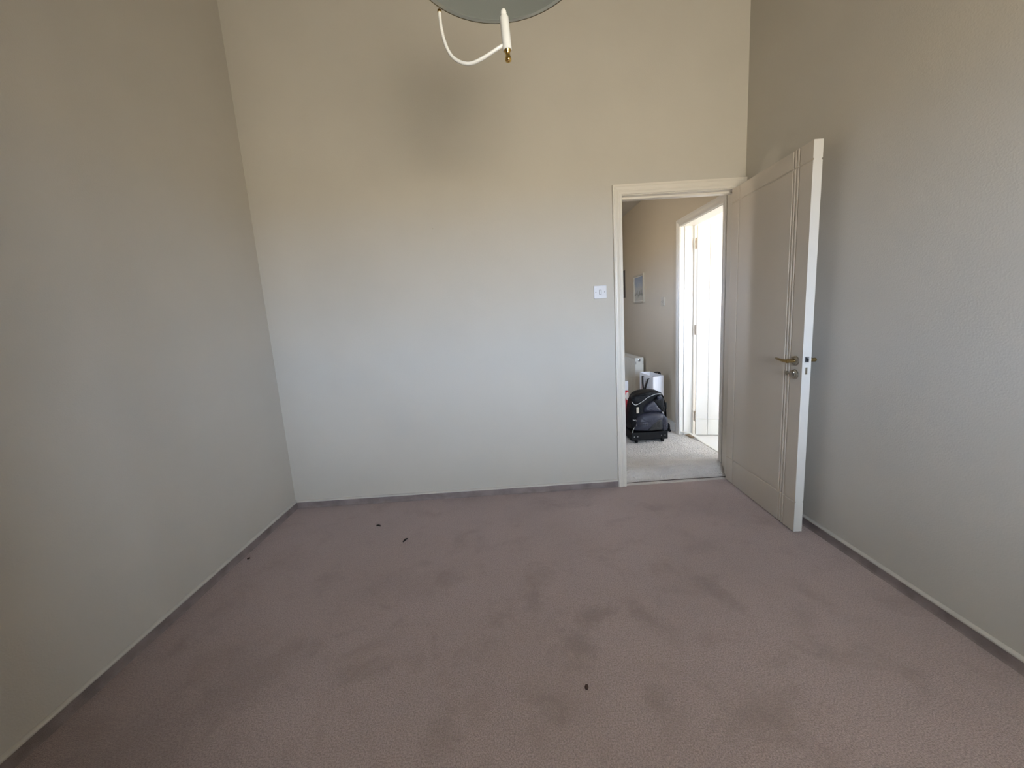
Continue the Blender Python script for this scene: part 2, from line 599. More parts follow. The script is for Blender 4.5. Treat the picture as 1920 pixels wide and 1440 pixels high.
# window (out of view, lets the daylight in)
wn = empty('window_1', ((WX0 + WX1) / 2, YF - 0.15, WZ0))
struct(wn, 'white framed window behind the photographer', 'window')
hw, hh = (WX1 - WX0) / 2, WZ1 - WZ0
b = BM()
box(b, -hw, hw, -0.03, 0.03, 0, 0.05)
box(b, -hw, hw, -0.03, 0.03, hh - 0.05, hh)
box(b, -hw, -hw + 0.05, -0.03, 0.03, 0.05, hh - 0.05)
box(b, hw - 0.05, hw, -0.03, 0.03, 0.05, hh - 0.05)
obj('window_frame', b, 'upvc', wn)
obj('mullion', bx(-0.025, 0.025, -0.03, 0.03, 0.05, hh - 0.05), 'upvc', wn)
obj('window_pane', bx(-hw + 0.05, -0.025, -0.004, 0.004, 0.05, hh - 0.05), 'glass', wn)
obj('window_pane', bx(0.025, hw - 0.05, -0.004, 0.004, 0.05, hh - 0.05), 'glass', wn)
obj('window_sill', bx(-hw - 0.04, hw + 0.04, 0.15, 0.19, -0.03, 0.0), 'upvc', wn)


# skirtings: carpet turned up the wall, with a painted cap strip
def skirting(name, p0, p1, inward, label):
    d = (Vector(p1) - Vector(p0)).normalized()
    up_ = Vector((0, 0, 1))
    A = Vector(inward)
    frames = [(p0, A, up_), (p1, A, up_)]
    # carpet upstand, slightly wavy foot
    b = BM()
    L_ = (Vector(p1) - Vector(p0)).length
    n = max(2, int(L_ / 0.06))
    path = []
    for i in range(n + 1):
        q = Vector(p0) + d * (L_ * i / n)
        path.append((q, A, up_, random.uniform(-1, 1)))
    rings = []
    for q, A_, U, rnd in path:
        k = 0.0012 * rnd
        pr = [(0.0, 0.0), (0.016 + 2 * k, 0.0), (0.0105 + k, 0.006), (0.0085 + k, 0.016), (0.008, 0.044), (0.0, 0.044)]
        rings.append([b.verts.new(q + A_ * a + U * c) for a, c in pr])
    for r, s in zip(rings, rings[1:]):
        for k in range(6):
            b.faces.new((r[k], r[(k + 1) % 6], s[(k + 1) % 6], s[k]))
    b.faces.new(rings[0][::-1])
    b.faces.new(rings[-1])
    o = obj(name, b, 'upstand')
    struct(o, label, 'baseboard')
    b = BM()
    sweep_profile(b, [(0.0, 0.044), (0.0125, 0.044), (0.0135, 0.046), (0.0135, 0.0505), (0.011, 0.0535), (0.004, 0.0565), (0.0, 0.0565)], frames)
    obj('cap_strip', b, 'cap', o)['label'] = 'thin painted strip capping the carpet upstand'
    return o


skirting('baseboard_left', (XL, -0.06, 0), (XL, YB, 0), (1, 0, 0), 'carpet upstand with thin painted cap along the left wall')
skirting('baseboard_back', (XL + 0.014, YB, 0), (0.757, YB, 0), (0, -1, 0), 'carpet upstand with thin painted cap below the back wall')
skirting('baseboard_right', (XR, YF, 0), (XR, YB - 0.03, 0), (-1, 0, 0), 'carpet upstand with thin painted cap along the right wall')

# door frame: architraves, linings, stops
OX0, OX1, OZ = 0.818, 1.590, 2.000      # clear lining opening
fr = empty('trim_1', ((OX0 + OX1) / 2, YB, 0))
struct(fr, 'cream moulded door frame around the bedroom doorway', 'door frame')
fo = Vector(fr.location)
AW = 0.060
# moulded section: a across the width from the opening outwards, b out from the wall
aprof = [(0.0, 0.0), (0.0, 0.010), (0.003, 0.013), (0.016, 0.013), (0.019, 0.0105), (0.024, 0.0105), (0.030, 0.015), (0.042, 0.019), (0.047, 0.0185), (0.049, 0.016), (0.054, 0.016), (0.060, 0.019), (0.060, 0.0)]


def arch(name, pts, parent, prof, wallN, material, off):
    """pts: list of (point on the inner edge, outward direction scaled for the mitre)"""
    b = BM()
    sweep_profile(b, prof, [(Vector(p) - off, Vector(a), Vector(wallN)) for p, a in pts])
    return obj(name, b, material, parent)


e = 0.004
arch('architrave', [((OX0 - e, YB, 0), (-1, 0, 0)), ((OX0 - e, YB, OZ + e), (-1, 0, 1))], fr, aprof, (0, -1, 0), 'gloss', fo)
rs = (XR - 0.0005 - OX1 - e) / 0.060
arch('architrave', [((OX0 - e, YB, OZ + e), (-1, 0, 1)), ((OX1 + e, YB, OZ + e), (rs, 0, 1))], fr, aprof, (0, -1, 0), 'gloss', fo)
aprof_r = [(a * rs, c) for a, c in aprof]
arch('architrave', [((OX1 + e, YB, 0), (1, 0, 0)), ((OX1 + e, YB, OZ + e), (1, 0, 1 / rs))], fr, aprof_r, (0, -1, 0), 'gloss', fo)
for x0, x1 in ((DX0, OX0), (OX1, DX1)):
    obj('door_lining', bx(x0 - fo.x, x1 - fo.x, 0.0, YH - YB, 0.0, OZ), 'gloss', fr)
obj('door_lining', bx(DX0 - fo.x, DX1 - fo.x, 0.0, YH - YB, OZ, DZ), 'gloss', fr)
st0, st1 = 0.048, 0.082
obj('door_stop', bx(OX0 - fo.x, OX0 + 0.008 - fo.x, st0, st1, 0.0, OZ), 'gloss', fr)
obj('door_stop', bx(OX1 - 0.012 - fo.x, OX1 - fo.x, st0, st1, 0.0, OZ), 'gloss', fr)
obj('door_stop', bx(OX0 + 0.008 - fo.x, OX1 - 0.012 - fo.x, st0, st1, OZ - 0.012, OZ), 'gloss', fr)

# hall floor: light carpet with the low rounded rise at the doorway
b = BM()
prof = [(2.757, -0.002), (2.795, 0.000), (2.815, 0.003), (2.835, 0.012), (2.855, 0.028), (2.872, 0.044), (2.890, 0.056), (2.912, 0.063), (2.945, ZH)]
xs0, xs1 = OX0, OX1
rows = []
for y, z in prof:
    n = 14
    rows.append([b.verts.new((xs0 + (xs1 - xs0) * i / n, y, z + random.uniform(-1, 1) * 0.0012)) for i in range(n + 1)])
for r, s in zip(rows, rows[1:]):
    for i in range(len(r) - 1):
        b.faces.new((r[i], r[i + 1], s[i + 1], s[i]))
for f in b.faces:
    f.smooth = True
hf = obj('floor_hall', b, 'hallcarpet')
b = BM()
box(b, -0.6, XW2 - 0.02, 2.945, YE, -0.05, ZH)
box(b, -0.6, OX0, YH, 2.945, -0.05, ZH)
box(b, OX1, XW2 - 0.02, YH, 2.945, -0.05, ZH)
me = bpy.data.meshes.new('t')
b.to_mesh(me)
b.free()
b2 = BM()
b2.from_mesh(hf.data)
b2.from_mesh(me)
b2.to_mesh(hf.data)
b2.free()
struct(hf, 'pale grey carpet of the hall, rising a low step beyond the doorway', 'floor')
# thin dark seam where the two carpets meet
b = BM()
tube(b, smooth_path([(OX0, 2.797, 0.002), (1.0, 2.800, 0.003), (1.25, 2.798, 0.0035), (OX1, 2.797, 0.002)], 6), 0.0026, 8)
struct(obj('trim_2', b, 'seam'), 'thin dark seam between bedroom carpet and hall carpet in the doorway', 'threshold')

# hall shell
D2Y0, D2Y1, D2Z = 2.955, 3.700, 1.985       # second doorway in the hall's right wall
b = BM()
box(b, XW, XW2, YH, D2Y0, -0.05, 2.6)
box(b, XW, XW2, D2Y1, YE, -0.05, 2.6)
box(b, XW, XW2, D2Y0, D2Y1, D2Z, 2.6)
struct(obj('wall_hall_right', b, 'hallwall'), 'cream hall wall with picture, switch and radiator seen through the doorway', 'wall')
b = BM()
HW = (3.59, 3.83, 1.35, 1.88)  # unseen opening added to brighten the hall wall opposite
box(b, -0.72, -0.6, YH, HW[0], -0.05, 2.6)
box(b, -0.72, -0.6, HW[1], YE, -0.05, 2.6)
box(b, -0.72, -0.6, HW[0], HW[1], -0.05, HW[2])
box(b, -0.72, -0.6, HW[0], HW[1], HW[3], 2.6)
struct(obj('wall_hall_left', b, 'hallwall'), 'cream left wall of the hall with an unseen opening added to light the hall', 'wall')
portal('added_portal_hall', (-0.66, (HW[0] + HW[1]) / 2, (HW[2] + HW[3]) / 2), (math.radians(90), 0, math.radians(-90)), HW[1] - HW[0], HW[3] - HW[2])
struct(obj('wall_hall_end', bx(-0.72, XW2, YE, YE + 0.1, -0.05, 2.6), 'hallwall'), 'cream end wall of the hall', 'wall')
struct(obj('ceiling_hall', bx(-0.72, XW2, YH, YE + 0.1, ZHC, ZHC + 0.1), 'ceiling'), 'pale ceiling of the hall seen over the doorway', 'ceiling')
# hall skirting boards
struct(obj('baseboard_hall_right', bx(XW - 0.015, XW, D2Y1 + 0.065, YE, ZH, ZH + 0.09), 'trimwhite', bevel=0.003), 'white skirting board along the hall wall behind the bags', 'baseboard')

# side room shell
b = BM()
box(b, XW2, R2X1, R2Y0 - 0.15, R2Y0, -0.05, R2W[2])
box(b, XW2, R2X1, R2Y0 - 0.15, R2Y0, R2W[3], 2.6)
box(b, XW2, R2W[0], R2Y0 - 0.15, R2Y0, R2W[2], R2W[3])
box(b, R2W[1], R2X1, R2Y0 - 0.15, R2Y0, R2W[2], R2W[3])
struct(obj('wall_side_room_front', b, 'white_wall'), 'white window wall of the bright side room', 'wall')
struct(obj('wall_side_room_back', bx(XW2, R2X1, R2Y1, R2Y1 + 0.1, -0.05, 2.6), 'white_wall'), 'bright white wall behind the door of the side room', 'wall')
b = BM()
box(b, R2X1, R2X1 + 0.1, R2Y0 - 0.15, R2E[0], -0.05, 2.6)
box(b, R2X1, R2X1 + 0.1, R2E[1], R2Y1 + 0.1, -0.05, 2.6)
box(b, R2X1, R2X1 + 0.1, R2E[0], R2E[1], -0.05, R2E[2])
box(b, R2X1, R2X1 + 0.1, R2E[0], R2E[1], R2E[3], 2.6)
struct(obj('wall_side_room_right', b, 'white_wall'), 'white far wall of the bright side room', 'wall')
struct(obj('wall_side_room_left', bx(XR + 0.1, XW2 + 0.02, R2Y0 - 0.15, YH, -0.05, 2.6), 'white_wall'), 'white wall of the side room backing on to the bedroom', 'wall')
struct(obj('ceiling_side_room', bx(XW2, R2X1 + 0.1, R2Y0 - 0.15, R2Y1 + 0.1, ZHC, ZHC + 0.1), 'ceiling'), 'white ceiling of the bright side room', 'ceiling')
struct(obj('floor_side_room', bx(XW2 - 0.02, R2X1, R2Y0, R2Y1, -0.05, ZH - 0.004), 'vinyl'), 'smooth white floor of the bright side room beyond the hall', 'floor')

# second door frame (hall side architrave, linings)
fr2 = empty('trim_3', (XW, (D2Y0 + D2Y1) / 2, ZH))
struct(fr2, 'white door frame of the bright room off the hall', 'door frame')
f2 = Vector(fr2.location)
lt = 0.022
ly0, ly1, lz = D2Y0 + lt, D2Y1 - lt, D2Z - lt
aprof2 = [(a, c * 0.95) for a, c in aprof]
arch('architrave', [((XW, ly1 + e, ZH), (0, 1, 0)), ((XW, ly1 + e, lz + e), (0, 1, 1))], fr2, aprof2, (-1, 0, 0), 'trimwhite', f2)
arch('architrave', [((XW, ly1 + e, lz + e), (0, 1, 1)), ((XW, ly0 - e, lz + e), (0, -1, 1))], fr2, aprof2, (-1, 0, 0), 'trimwhite', f2)
arch('architrave', [((XW, ly0 - e, ZH), (0, -1, 0)), ((XW, ly0 - e, lz + e), (0, -1, 1))], fr2, aprof2, (-1, 0, 0), 'trimwhite', f2)
w2 = XW2 - XW
obj('door_lining', bx(0, w2, ly1 - f2.y, D2Y1 - f2.y, 0, D2Z - ZH), 'trimwhite', fr2)
obj('door_lining', bx(0, w2, D2Y0 - f2.y, ly0 - f2.y, 0, D2Z - ZH), 'trimwhite', fr2)
obj('door_lining', bx(0, w2, ly0 - f2.y, ly1 - f2.y, lz - ZH, D2Z - ZH), 'trimwhite', fr2)
obj('door_stop', bx(0.03, w2 - 0.048, ly1 - 0.012 - f2.y, ly1 - f2.y, 0, lz - ZH), 'trimwhite', fr2)
obj('door_stop', bx(0.03, w2 - 0.048, ly0 - f2.y, ly0 + 0.012 - f2.y, 0, lz - ZH), 'trimwhite', fr2)

# threshold strip with its curled far end
th = empty('trim_4', (1.70, 3.32, ZH))
struct(th, 'white threshold strip curling up at the far jamb of the bright room', 'threshold')
b = BM()
n = 26
prev = None
for i in range(n + 1):
    y = ly0 + (ly1 - ly0 - 0.004) * i / n
    t = max(0.0, (y - 3.40) / (ly1 - 3.40))
    lift = 0.030 * math.sin(min(1, t * 1.15) * math.pi * 0.62) ** 2 if t > 0 else 0
    dx = -0.075 * t * t
    row = [b.verts.new((xx + dx * (1.0 if k < 4 else 1.0), y - 3.32, zz + lift)) for k, (xx, zz) in enumerate(((-0.016, 0.0005), (-0.012, 0.0045), (0.0, 0.006), (0.012, 0.0045), (0.016, 0.0005), (0.0, -0.002)))]
    if prev:
        for k in range(6):
            b.faces.new((prev[k], prev[(k + 1) % 6], row[(k + 1) % 6], row[k]))
    else:
        b.faces.new(row[::-1])
    prev = row
b.faces.new(prev)
obj('cover_strip', b, 'strip', th)
obj('bare_edge', bx(-0.05, 0.012, 0.22, ly1 - 3.32 - 0.002, -0.002, 0.0015), 'underlay', th)['label'] = 'brown bare floor edge under the lifted strip'


# ------------------------------------------------------------------ doors with routed grooves
def door_leaf(name, width, height, thick, vgr, hgr, parent, material, both=True):
    """x = 0 hinge .. width, y = 0 .. thick (faces), z = 0 .. height; grooves are V channels"""
    b = BM()
    gw, gd = 0.0052, 0.0055

    def breaks(g, L_):
        s = [0.0]
        for c in sorted(g):
            s += [c - gw, c, c + gw]
        return s + [L_]

    xs, zs = breaks(vgr, width), breaks(hgr, height)
    dx = lambda x: gd if any(abs(x - c) < 1e-6 for c in vgr) else 0.0
    dz = lambda z: gd if any(abs(z - c) < 1e-6 for c in hgr) else 0.0

    def side(y, sgn):
        g = [[b.verts.new((x, y + sgn * max(dx(x), dz(z)), z)) for x in xs] for z in zs]
        for j in range(len(zs) - 1):
            for i in range(len(xs) - 1):
                q = (g[j][i], g[j][i + 1], g[j + 1][i + 1], g[j + 1][i])
                b.faces.new(q if sgn > 0 else q[::-1])
        return g

    A = side(0.0, 1)
    B = side(thick, -1)
    edge_faces = []
    for j in range(len(zs) - 1):
        edge_faces.append(b.faces.new((A[j][0], A[j + 1][0], B[j + 1][0], B[j][0])))
        edge_faces.append(b.faces.new((A[j][-1], B[j][-1], B[j + 1][-1], A[j + 1][-1])))
    for i in range(len(xs) - 1):
        edge_faces.append(b.faces.new((A[0][i], B[0][i], B[0][i + 1], A[0][i + 1])))
        edge_faces.append(b.faces.new((A[-1][i], A[-1][i + 1], B[-1][i + 1], B[-1][i])))
    for f in edge_faces:
        f.material_index = 1
    return obj(name, b, [material, 'edge'], parent)


# bedroom door: local x from hinge to lock edge, local +y towards the wall behind it
hx, hy, lx, ly_ = 1.541, 2.752, 1.508, 2.010
DW = math.hypot(lx - hx, ly_ - hy)
ang = math.atan2(ly_ - hy, lx - hx)
d1 = empty('door_1', (hx, hy, 0.008), ang)
struct(d1, 'cream grooved bedroom door standing open against the right wall', 'door')
DT, DH = 0.044, 1.987
# local +x points to the lock edge, local +y = direction rotated +90 deg -> towards +X (the wall)
door_leaf('door_leaf', DW, DH, DT, [0.091, DW - 0.138, DW - 0.117, DW - 0.0955], [0.172, 1.901], d1, 'leaf')
HZ, EZ, HU = 0.937, 0.866, DW - 0.050


def rose(name, u, z, y, sgn, parent, r=0.0255, material='nickel'):
    b = BM()
    lathe(b, [(0, -0.001), (r, -0.001), (r, 0.004), (r - 0.002, 0.0065), (r - 0.006, 0.0075), (r - 0.008, 0.0065), (r - 0.011, 0.0085), (0, 0.0085)], 36, Vector((0, sgn, 0)), Vector((u, y, z)))
    return autosmooth(obj(name, b, material, parent))


for y, sgn, nm in ((0.0, -1, 'front'), (DT, 1, 'back')):
    ro = rose('handle_rose', HU, HZ, y, sgn, d1)
    b = BM()
    yo = y + sgn * 0.007
    reach = 0.050 if sgn < 0 else 0.055
    tube(b, [(HU, yo, HZ), (HU, y + sgn * reach * 0.55, HZ), (HU, y + sgn * reach, HZ)], [0.0085, 0.0095, 0.0105], 20)
    # lever sweeping towards the hinges
    pts = smooth_path([(HU + 0.006, y + sgn * (reach - 0.004), HZ), (HU - 0.03, y + sgn * (reach - 0.001), HZ + 0.001), (HU - 0.07, y + sgn * (reach - 0.006), HZ + 0.003), (HU - 0.105, y + sgn * (reach - 0.014), HZ + 0.004), (HU - 0.118, y + sgn * (reach - 0.020), HZ + 0.004)], 6)
    tube(b, pts, [0.0085 - 0.0035 * i / (len(pts) - 1) for i in range(len(pts))], 14)
    autosmooth(obj('lever_handle', b, 'brass', d1), 50)['label'] = 'antique brass lever handle'
    es = rose('keyhole_escutcheon', HU, EZ, y, sgn, d1)
    b = BM()
    lathe(b, [(0, 0), (0.0135, 0), (0.0135, 0.0015), (0, 0.0015)], 28, Vector((0, sgn, 0)), Vector((HU, y + sgn * 0.0078, EZ)))
    obj('key_plate', b, 'steel', es)
    b = BM()
    lathe(b, [(0, 0), (0.0038, 0), (0.0038, 0.001), (0, 0.001)], 16, Vector((0, sgn, 0)), Vector((HU, y + sgn * 0.0092, EZ + 0.003)))
    ya, yb = sorted((y + sgn * 0.0092, y + sgn * 0.0102))
    box(b, HU - 0.0022, HU + 0.0022, ya, yb, EZ - 0.010, EZ + 0.002)
    obj('keyhole', b, 'dark', es)
    if sgn < 0:
        b = BM()
        tube(b, [(HU - 0.002, y - 0.012, EZ + 0.010), (HU - 0.022, y - 0.015, EZ + 0.006), (HU - 0.034, y - 0.017, EZ + 0.003)], [0.003, 0.0035, 0.004], 10)
        lathe(b, [(0.004, -0.002), (0.012, -0.002), (0.0125, 0), (0.012, 0.002), (0.004, 0.002)], 24, Vector((0, -1, 0)), Vector((HU - 0.040, y - 0.017, EZ + 0.002)))
        autosmooth(obj('key_cover', b, 'nickel', es))
# lock edge: latch, strike marks, bolt slot
b = BM()
box(b, DW - 0.001, DW + 0.0012, 0.011, 0.033, HZ - 0.005, HZ + 0.024)
lk = obj('latch_plate', b, 'steel', d1, bevel=0.0004)
b = BM()
for k in range(3):
    box(b, DW + 0.0012, DW + 0.003 + 0.003 * (k == 1), 0.014 + 0.006 * k, 0.0175 + 0.006 * k, HZ - 0.002, HZ + 0.021 - 0.004 * k)
obj('latch_bolt', b, 'dark', lk)
obj('bolt_slot', bx(DW - 0.001, DW + 0.001, 0.016, 0.027, EZ + 0.004, EZ + 0.040), 'nickel', d1, bevel=0.0004)
# hinges at the frame
for z in (0.22, 1.0, 1.76):
    b = BM()
    tube(b, [(-0.004, DT + 0.004, z - 0.05), (-0.004, DT + 0.004, z + 0.05)], 0.006, 14)
    box(b, -0.003, 0.0, 0.008, DT + 0.004, z - 0.05, z + 0.05)
    obj('hinge', b, 'brass', d1)

# side room door, opened into the bright room
h2 = (XW2 + 0.012, ly1 - 0.006)
ang2 = math.radians(-16)
d2 = empty('door_2', (h2[0], h2[1], ZH + 0.006), ang2)
struct(d2, 'white grooved door standing open inside the bright side room', 'door')
L2, H2 = 0.70, lz - ZH - 0.012
M['paintedhinge'] = mat('painted_over_hinge', (0.55, 0.47, 0.38), 0.5, noise=0.1, nscale=40)
M['leaf2'] = mat('white_door_paint', (0.78, 0.77, 0.74), 0.35, noise=0.02, nscale=4)
o = door_leaf('door_leaf', L2, H2, 0.040, [0.098, L2 - 0.115, L2 - 0.10, L2 - 0.085], [0.15, H2 - 0.10], d2, 'leaf2')
o.location = (0.006, -0.046, 0)
for z in (0.17, 0.98, 1.74):
    b = BM()
    tube(b, [(-0.003, -0.004, z - 0.045), (-0.003, -0.004, z + 0.045)], 0.006, 12)
    box(b, -0.003, 0.006, -0.042, -0.002, z - 0.045, z + 0.045)
    obj('hinge', b, 'paintedhinge', d2)

# ------------------------------------------------------------------ bedroom light switch and hall switch
def switch(name, loc, rz, label, pm='plastic'):
    s = empty(name, loc, rz)      # local: -y is out of the wall
    tag(s, label, 'light switch')
    b = BM()
    box(b, -0.043, 0.043, -0.0085, 0.0, -0.043, 0.043)
    obj('plate', b, pm, s, bevel=0.003)
    b = BM()
    vs = box(b, -0.0065, 0.0065, -0.011, -0.008, -0.0125, 0.0125)
    for v in vs:
        if v.co.y < -0.01:
            v.co.y += 0.002 if v.co.z > 0 else -0.0015
    obj('rocker', b, pm, s)
    obj('rocker_gap', bx(-0.0085, 0.0085, -0.0089, -0.008, -0.0148, 0.0145), 'plastic_dark', s)
    for x in (-0.030, 0.030):
        b = BM()
        lathe(b, [(0, 0.0), (0.0035, 0.0), (0.0032, 0.0008), (0, 0.001)], 16, Vector((0, -1, 0)), Vector((x, -0.0083, 0)))
        obj('screw', b, 'plastic_dark', s)
    return s


switch('light_switch', (0.659, YB, 1.394), 0.0, 'square white light switch on the back wall left of the doorway')
switch('light_switch', (XW, 4.087, 1.335), math.radians(-90), 'small square light switch on the hall wall beyond the doorway', 'creamplate')

# nail left in the back wall
b = BM()
lathe(b, [(0, -0.006), (0.0012, -0.006), (0.0012, 0.006), (0.0026, 0.0065), (0.0026, 0.008), (0, 0.0083)], 12, Vector((0, -1, 0.25)), Vector((-0.425, YB, 1.864)))
nl = tag(obj('picture_nail', b, 'nickel'), 'tiny bare nail left in the middle of the cream back wall', 'nail')

# ------------------------------------------------------------------ pendant lamp
Zd, Rd, cxd, cyd = 2.10, 0.228, 0.045, 1.095
lamp = empty('pendant_lamp', (cxd, cyd, Zd))
tag(lamp, 'round grey glass ceiling lamp with a white candle arm hanging below it', 'lamp')
b = BM()
lathe(b, [(0, 0.002), (0.207, 0.002), (0.210, 0.0008), (0.210, 0.010), (0, 0.012)], 96)
autosmooth(obj('glass_disc', b, 'disc', lamp))
b = BM()
lathe(b, [(0.210, 0.0015), (0.2248, 0.0030), (0.2248, 0.0055), (0.210, 0.0100)], 96, ring=True)
autosmooth(obj('glass_bevel', b, 'discband', lamp))
b = BM()
lathe(b, [(0.2248, 0.0025), (0.2262, 0.0020), (0.2278, 0.0030), (0.2278, 0.0052), (0.2262, 0.0062), (0.2248, 0.0060)], 96, ring=True)
autosmooth(obj('rim', b, 'discrim', lamp))
b = BM()
lathe(b, [(0.200, 0.012), (0.202, 0.012), (0.202, 0.055), (0.200, 0.055)], 96, ring=True)  # unseen drum above the disc, added to deepen the lamp's wall shadow
autosmooth(obj('shadow_drum', b, 'drum_mat', lamp))
b = BM()
lathe(b, [(0, 0.011), (0.07, 0.011), (0.072, 0.02), (0.03, 0.045), (0.012, 0.06), (0.009, 0.07), (0.009, ZC - Zd - 0.06), (0.012, ZC - Zd - 0.055), (0.055, ZC - Zd - 0.02), (0.06, ZC - Zd), (0, ZC - Zd)], 32)
autosmooth(obj('stem', b, 'lampwhite', lamp))
# arm hanging from the rim and carrying the candle
pc = Vector((0.0555, 1.200, 1.960)) - Vector((cxd, cyd, Zd))
arm_w = [(-0.123, 1.259, 2.100), (-0.123, 1.258, 2.082), (-0.1205, 1.253, 2.050), (-0.113, 1.245, 2.012), (-0.098, 1.237, 1.977), (-0.073, 1.228, 1.954), (-0.045, 1.220, 1.945), (-0.012, 1.211, 1.951), (0.020, 1.204, 1.963), (0.046, 1.200, 1.974)]
b = BM()
ap = smooth_path([Vector(p) - Vector((cxd, cyd, Zd)) for p in arm_w], 6)
tube(b, ap, 0.0046, 14)
autosmooth(obj('curved_arm', b, 'lampwhite', lamp), 60)['label'] = 'slender white arm curving down from the rim'
b = BM()
lathe(b, [(0, -0.002), (0.0050, -0.002), (0.0056, 0.001), (0.0056, 0.004), (0, 0.005)], 18, Vector((0, 0, -1)), ap[0] + Vector((0, 0, 0.002)))
autosmooth(obj('arm_ferrule', b, 'brightbrass', lamp))
# candle sleeve leans a little towards the photographer's left
ax = Vector((-0.052, 0.0, 1.0)).normalized()
b = BM()
lathe(b, [(0.0112, 0.0), (0.0122, 0.001), (0.0119, 0.0775), (0.0108, 0.0795), (0, 0.080)], 28, ax, pc)
autosmooth(obj('candle_sleeve', b, 'lampwhite', lamp))
b = BM()
lathe(b, [(0, 0.0795), (0.0040, 0.0798), (0.0040, 0.0818), (0.0070, 0.0832), (0.0078, 0.0880), (0.0070, 0.0935), (0.0045, 0.0975), (0, 0.0990)], 24, ax, pc)
autosmooth(obj('candle_tip', b, 'lampwhite', lamp), 60)
b = BM()
lathe(b, [(0, 0.002), (0.0098, 0.002), (0.0098, -0.001), (0.0072, -0.004), (0.0060, -0.009), (0.0060, -0.013), (0.0078, -0.018), (0.0086, -0.0215), (0.0078, -0.0260), (0.0036, -0.029), (0, -0.030)], 24, ax, pc)
autosmooth(obj('brass_finial', b, 'brightbrass', lamp), 60)['label'] = 'small polished brass finial'


# ------------------------------------------------------------------ pictures on the hall wall
def picture(name, y0, y1, z0, z1, fmat, label, fw=0.018):
    """on the hall's right wall; local x along -Y of the world (towards the camera), out of the wall = -X"""
    p = empty(name, (XW, (y0 + y1) / 2, (z0 + z1) / 2))
    tag(p, label, 'picture', 'pictures on the hall wall')
    hy, hz = (y1 - y0) / 2, (z1 - z0) / 2
    b = BM()
    box(b, -0.020, -0.001, -hy, hy, -hz, -hz + fw)
    box(b, -0.020, -0.001, -hy, hy, hz - fw, hz)
    box(b, -0.020, -0.001, -hy, -hy + fw, -hz + fw, hz - fw)
    box(b, -0.020, -0.001, hy - fw, hy, -hz + fw, hz - fw)
    obj('picture_frame', b, fmat, p)
    obj('picture_mount', bx(-0.010, -0.002, -hy + fw, hy - fw, -hz + fw, hz - fw), 'mount', p)
    q = 0.030
    obj('picture_print', bx(-0.0115, -0.010, -hy + q, hy - q, -hz + q, hz - q), 'print', p)
    return p


picture('wall_picture', 4.615, 4.965, 1.345, 1.675, 'frame', 'small pale framed landscape print on the hall wall')
picture('wall_picture', 5.345, 5.74, 1.440, 1.785, 'framedark', 'dark framed picture on the hall wall, mostly hidden by the door frame')

# ------------------------------------------------------------------ radiator
rad = empty('radiator', (XW, 4.60, ZH))
tag(rad, 'cream ribbed panel radiator on the hall wall behind the bags', 'radiator')
RX0, RX1, RL, RZ0, RZ1 = -0.125, -0.028, 1.0, 0.10, 0.655


def ribbed(x, sgn):
    """pressed steel panel with vertical flutes running along y"""
    b = BM()
    n = 30
    sec = []
    for i in range(n):
        y = 0.012 + (RL - 0.024) * i / n
        s = (RL - 0.024) / n
        for t, d in ((0, 0), (0.30, 0), (0.42, 0.010), (0.88, 0.010)):
            sec.append((y + s * t, d))
    sec.append((RL - 0.012, 0))
    z0, z1 = RZ0 + 0.02, RZ1 - 0.025
    lo = [b.verts.new((x + sgn * d, y, z0)) for y, d in sec]
    hi = [b.verts.new((x + sgn * d, y, z1)) for y, d in sec]
    lo2 = [b.verts.new((x - sgn * 0.004, y, RZ0)) for y, d in sec]
    hi2 = [b.verts.new((x - sgn * 0.004, y, RZ1 - 0.008)) for y, d in sec]
    for i in range(len(sec) - 1):
        b.faces.new((lo[i], lo[i + 1], hi[i + 1], hi[i]))
        b.faces.new((lo2[i], lo2[i + 1], lo[i + 1], lo[i]))
        b.faces.new((hi[i], hi[i + 1], hi2[i + 1], hi2[i]))
    return obj('ribbed_panel', b, 'rad', rad)


ribbed(RX0 + 0.010, -1)
ribbed(RX1 - 0.010, 1)
for y0, y1 in ((0.0, 0.010), (RL - 0.010, RL)):
    ep = obj('end_panel', bx(RX0, RX1, y0, y1, RZ0 + 0.01, RZ1), 'rad', rad, bevel=0.003)
    if y0 == 0:
        b = BM()
        lathe(b, [(0, 0), (0.016, 0), (0.016, 0.003), (0.012, 0.004), (0.010, 0.002), (0, 0.002)], 24, Vector((0, -1, 0)), Vector(((RX0 + RX1) / 2, 0.0, RZ1 - 0.028)))
        obj('air_valve', b, 'steel', ep)
        b = BM()
        lathe(b, [(0, 0), (0.007, 0), (0.007, 0.006), (0, 0.007)], 16, Vector((0, -1, 0)), Vector(((RX0 + RX1) / 2, -0.001, RZ1 - 0.028)))
        obj('valve_pin', b, 'raddark', ep)
        for x in (RX0 + 0.006, RX1 - 0.010):
            obj('side_slot', bx(x, x + 0.004, -0.0012, 0.0, RZ1 - 0.075, RZ1 - 0.040), 'raddark', ep)
b = BM()
n = 22
for i in range(n):
    y = 0.012 + (RL - 0.024) * i / n
    box(b, RX0 + 0.008, RX1 - 0.008, y + 0.006, y + (RL - 0.024) / n - 0.006, RZ1 - 0.008, RZ1 - 0.004)
box(b, RX0 + 0.001, RX0 + 0.008, 0.010, RL - 0.010, RZ1 - 0.012, RZ1)
box(b, RX1 - 0.008, RX1 - 0.001, 0.010, RL - 0.010, RZ1 - 0.012, RZ1)
obj('top_grille', b, 'rad', rad)
for y in (0.15, RL - 0.15):
    obj('wall_bracket', bx(RX1 - 0.012, -0.0005, y - 0.02, y + 0.02, RZ0 + 0.05, RZ1 - 0.05), 'rad', rad)
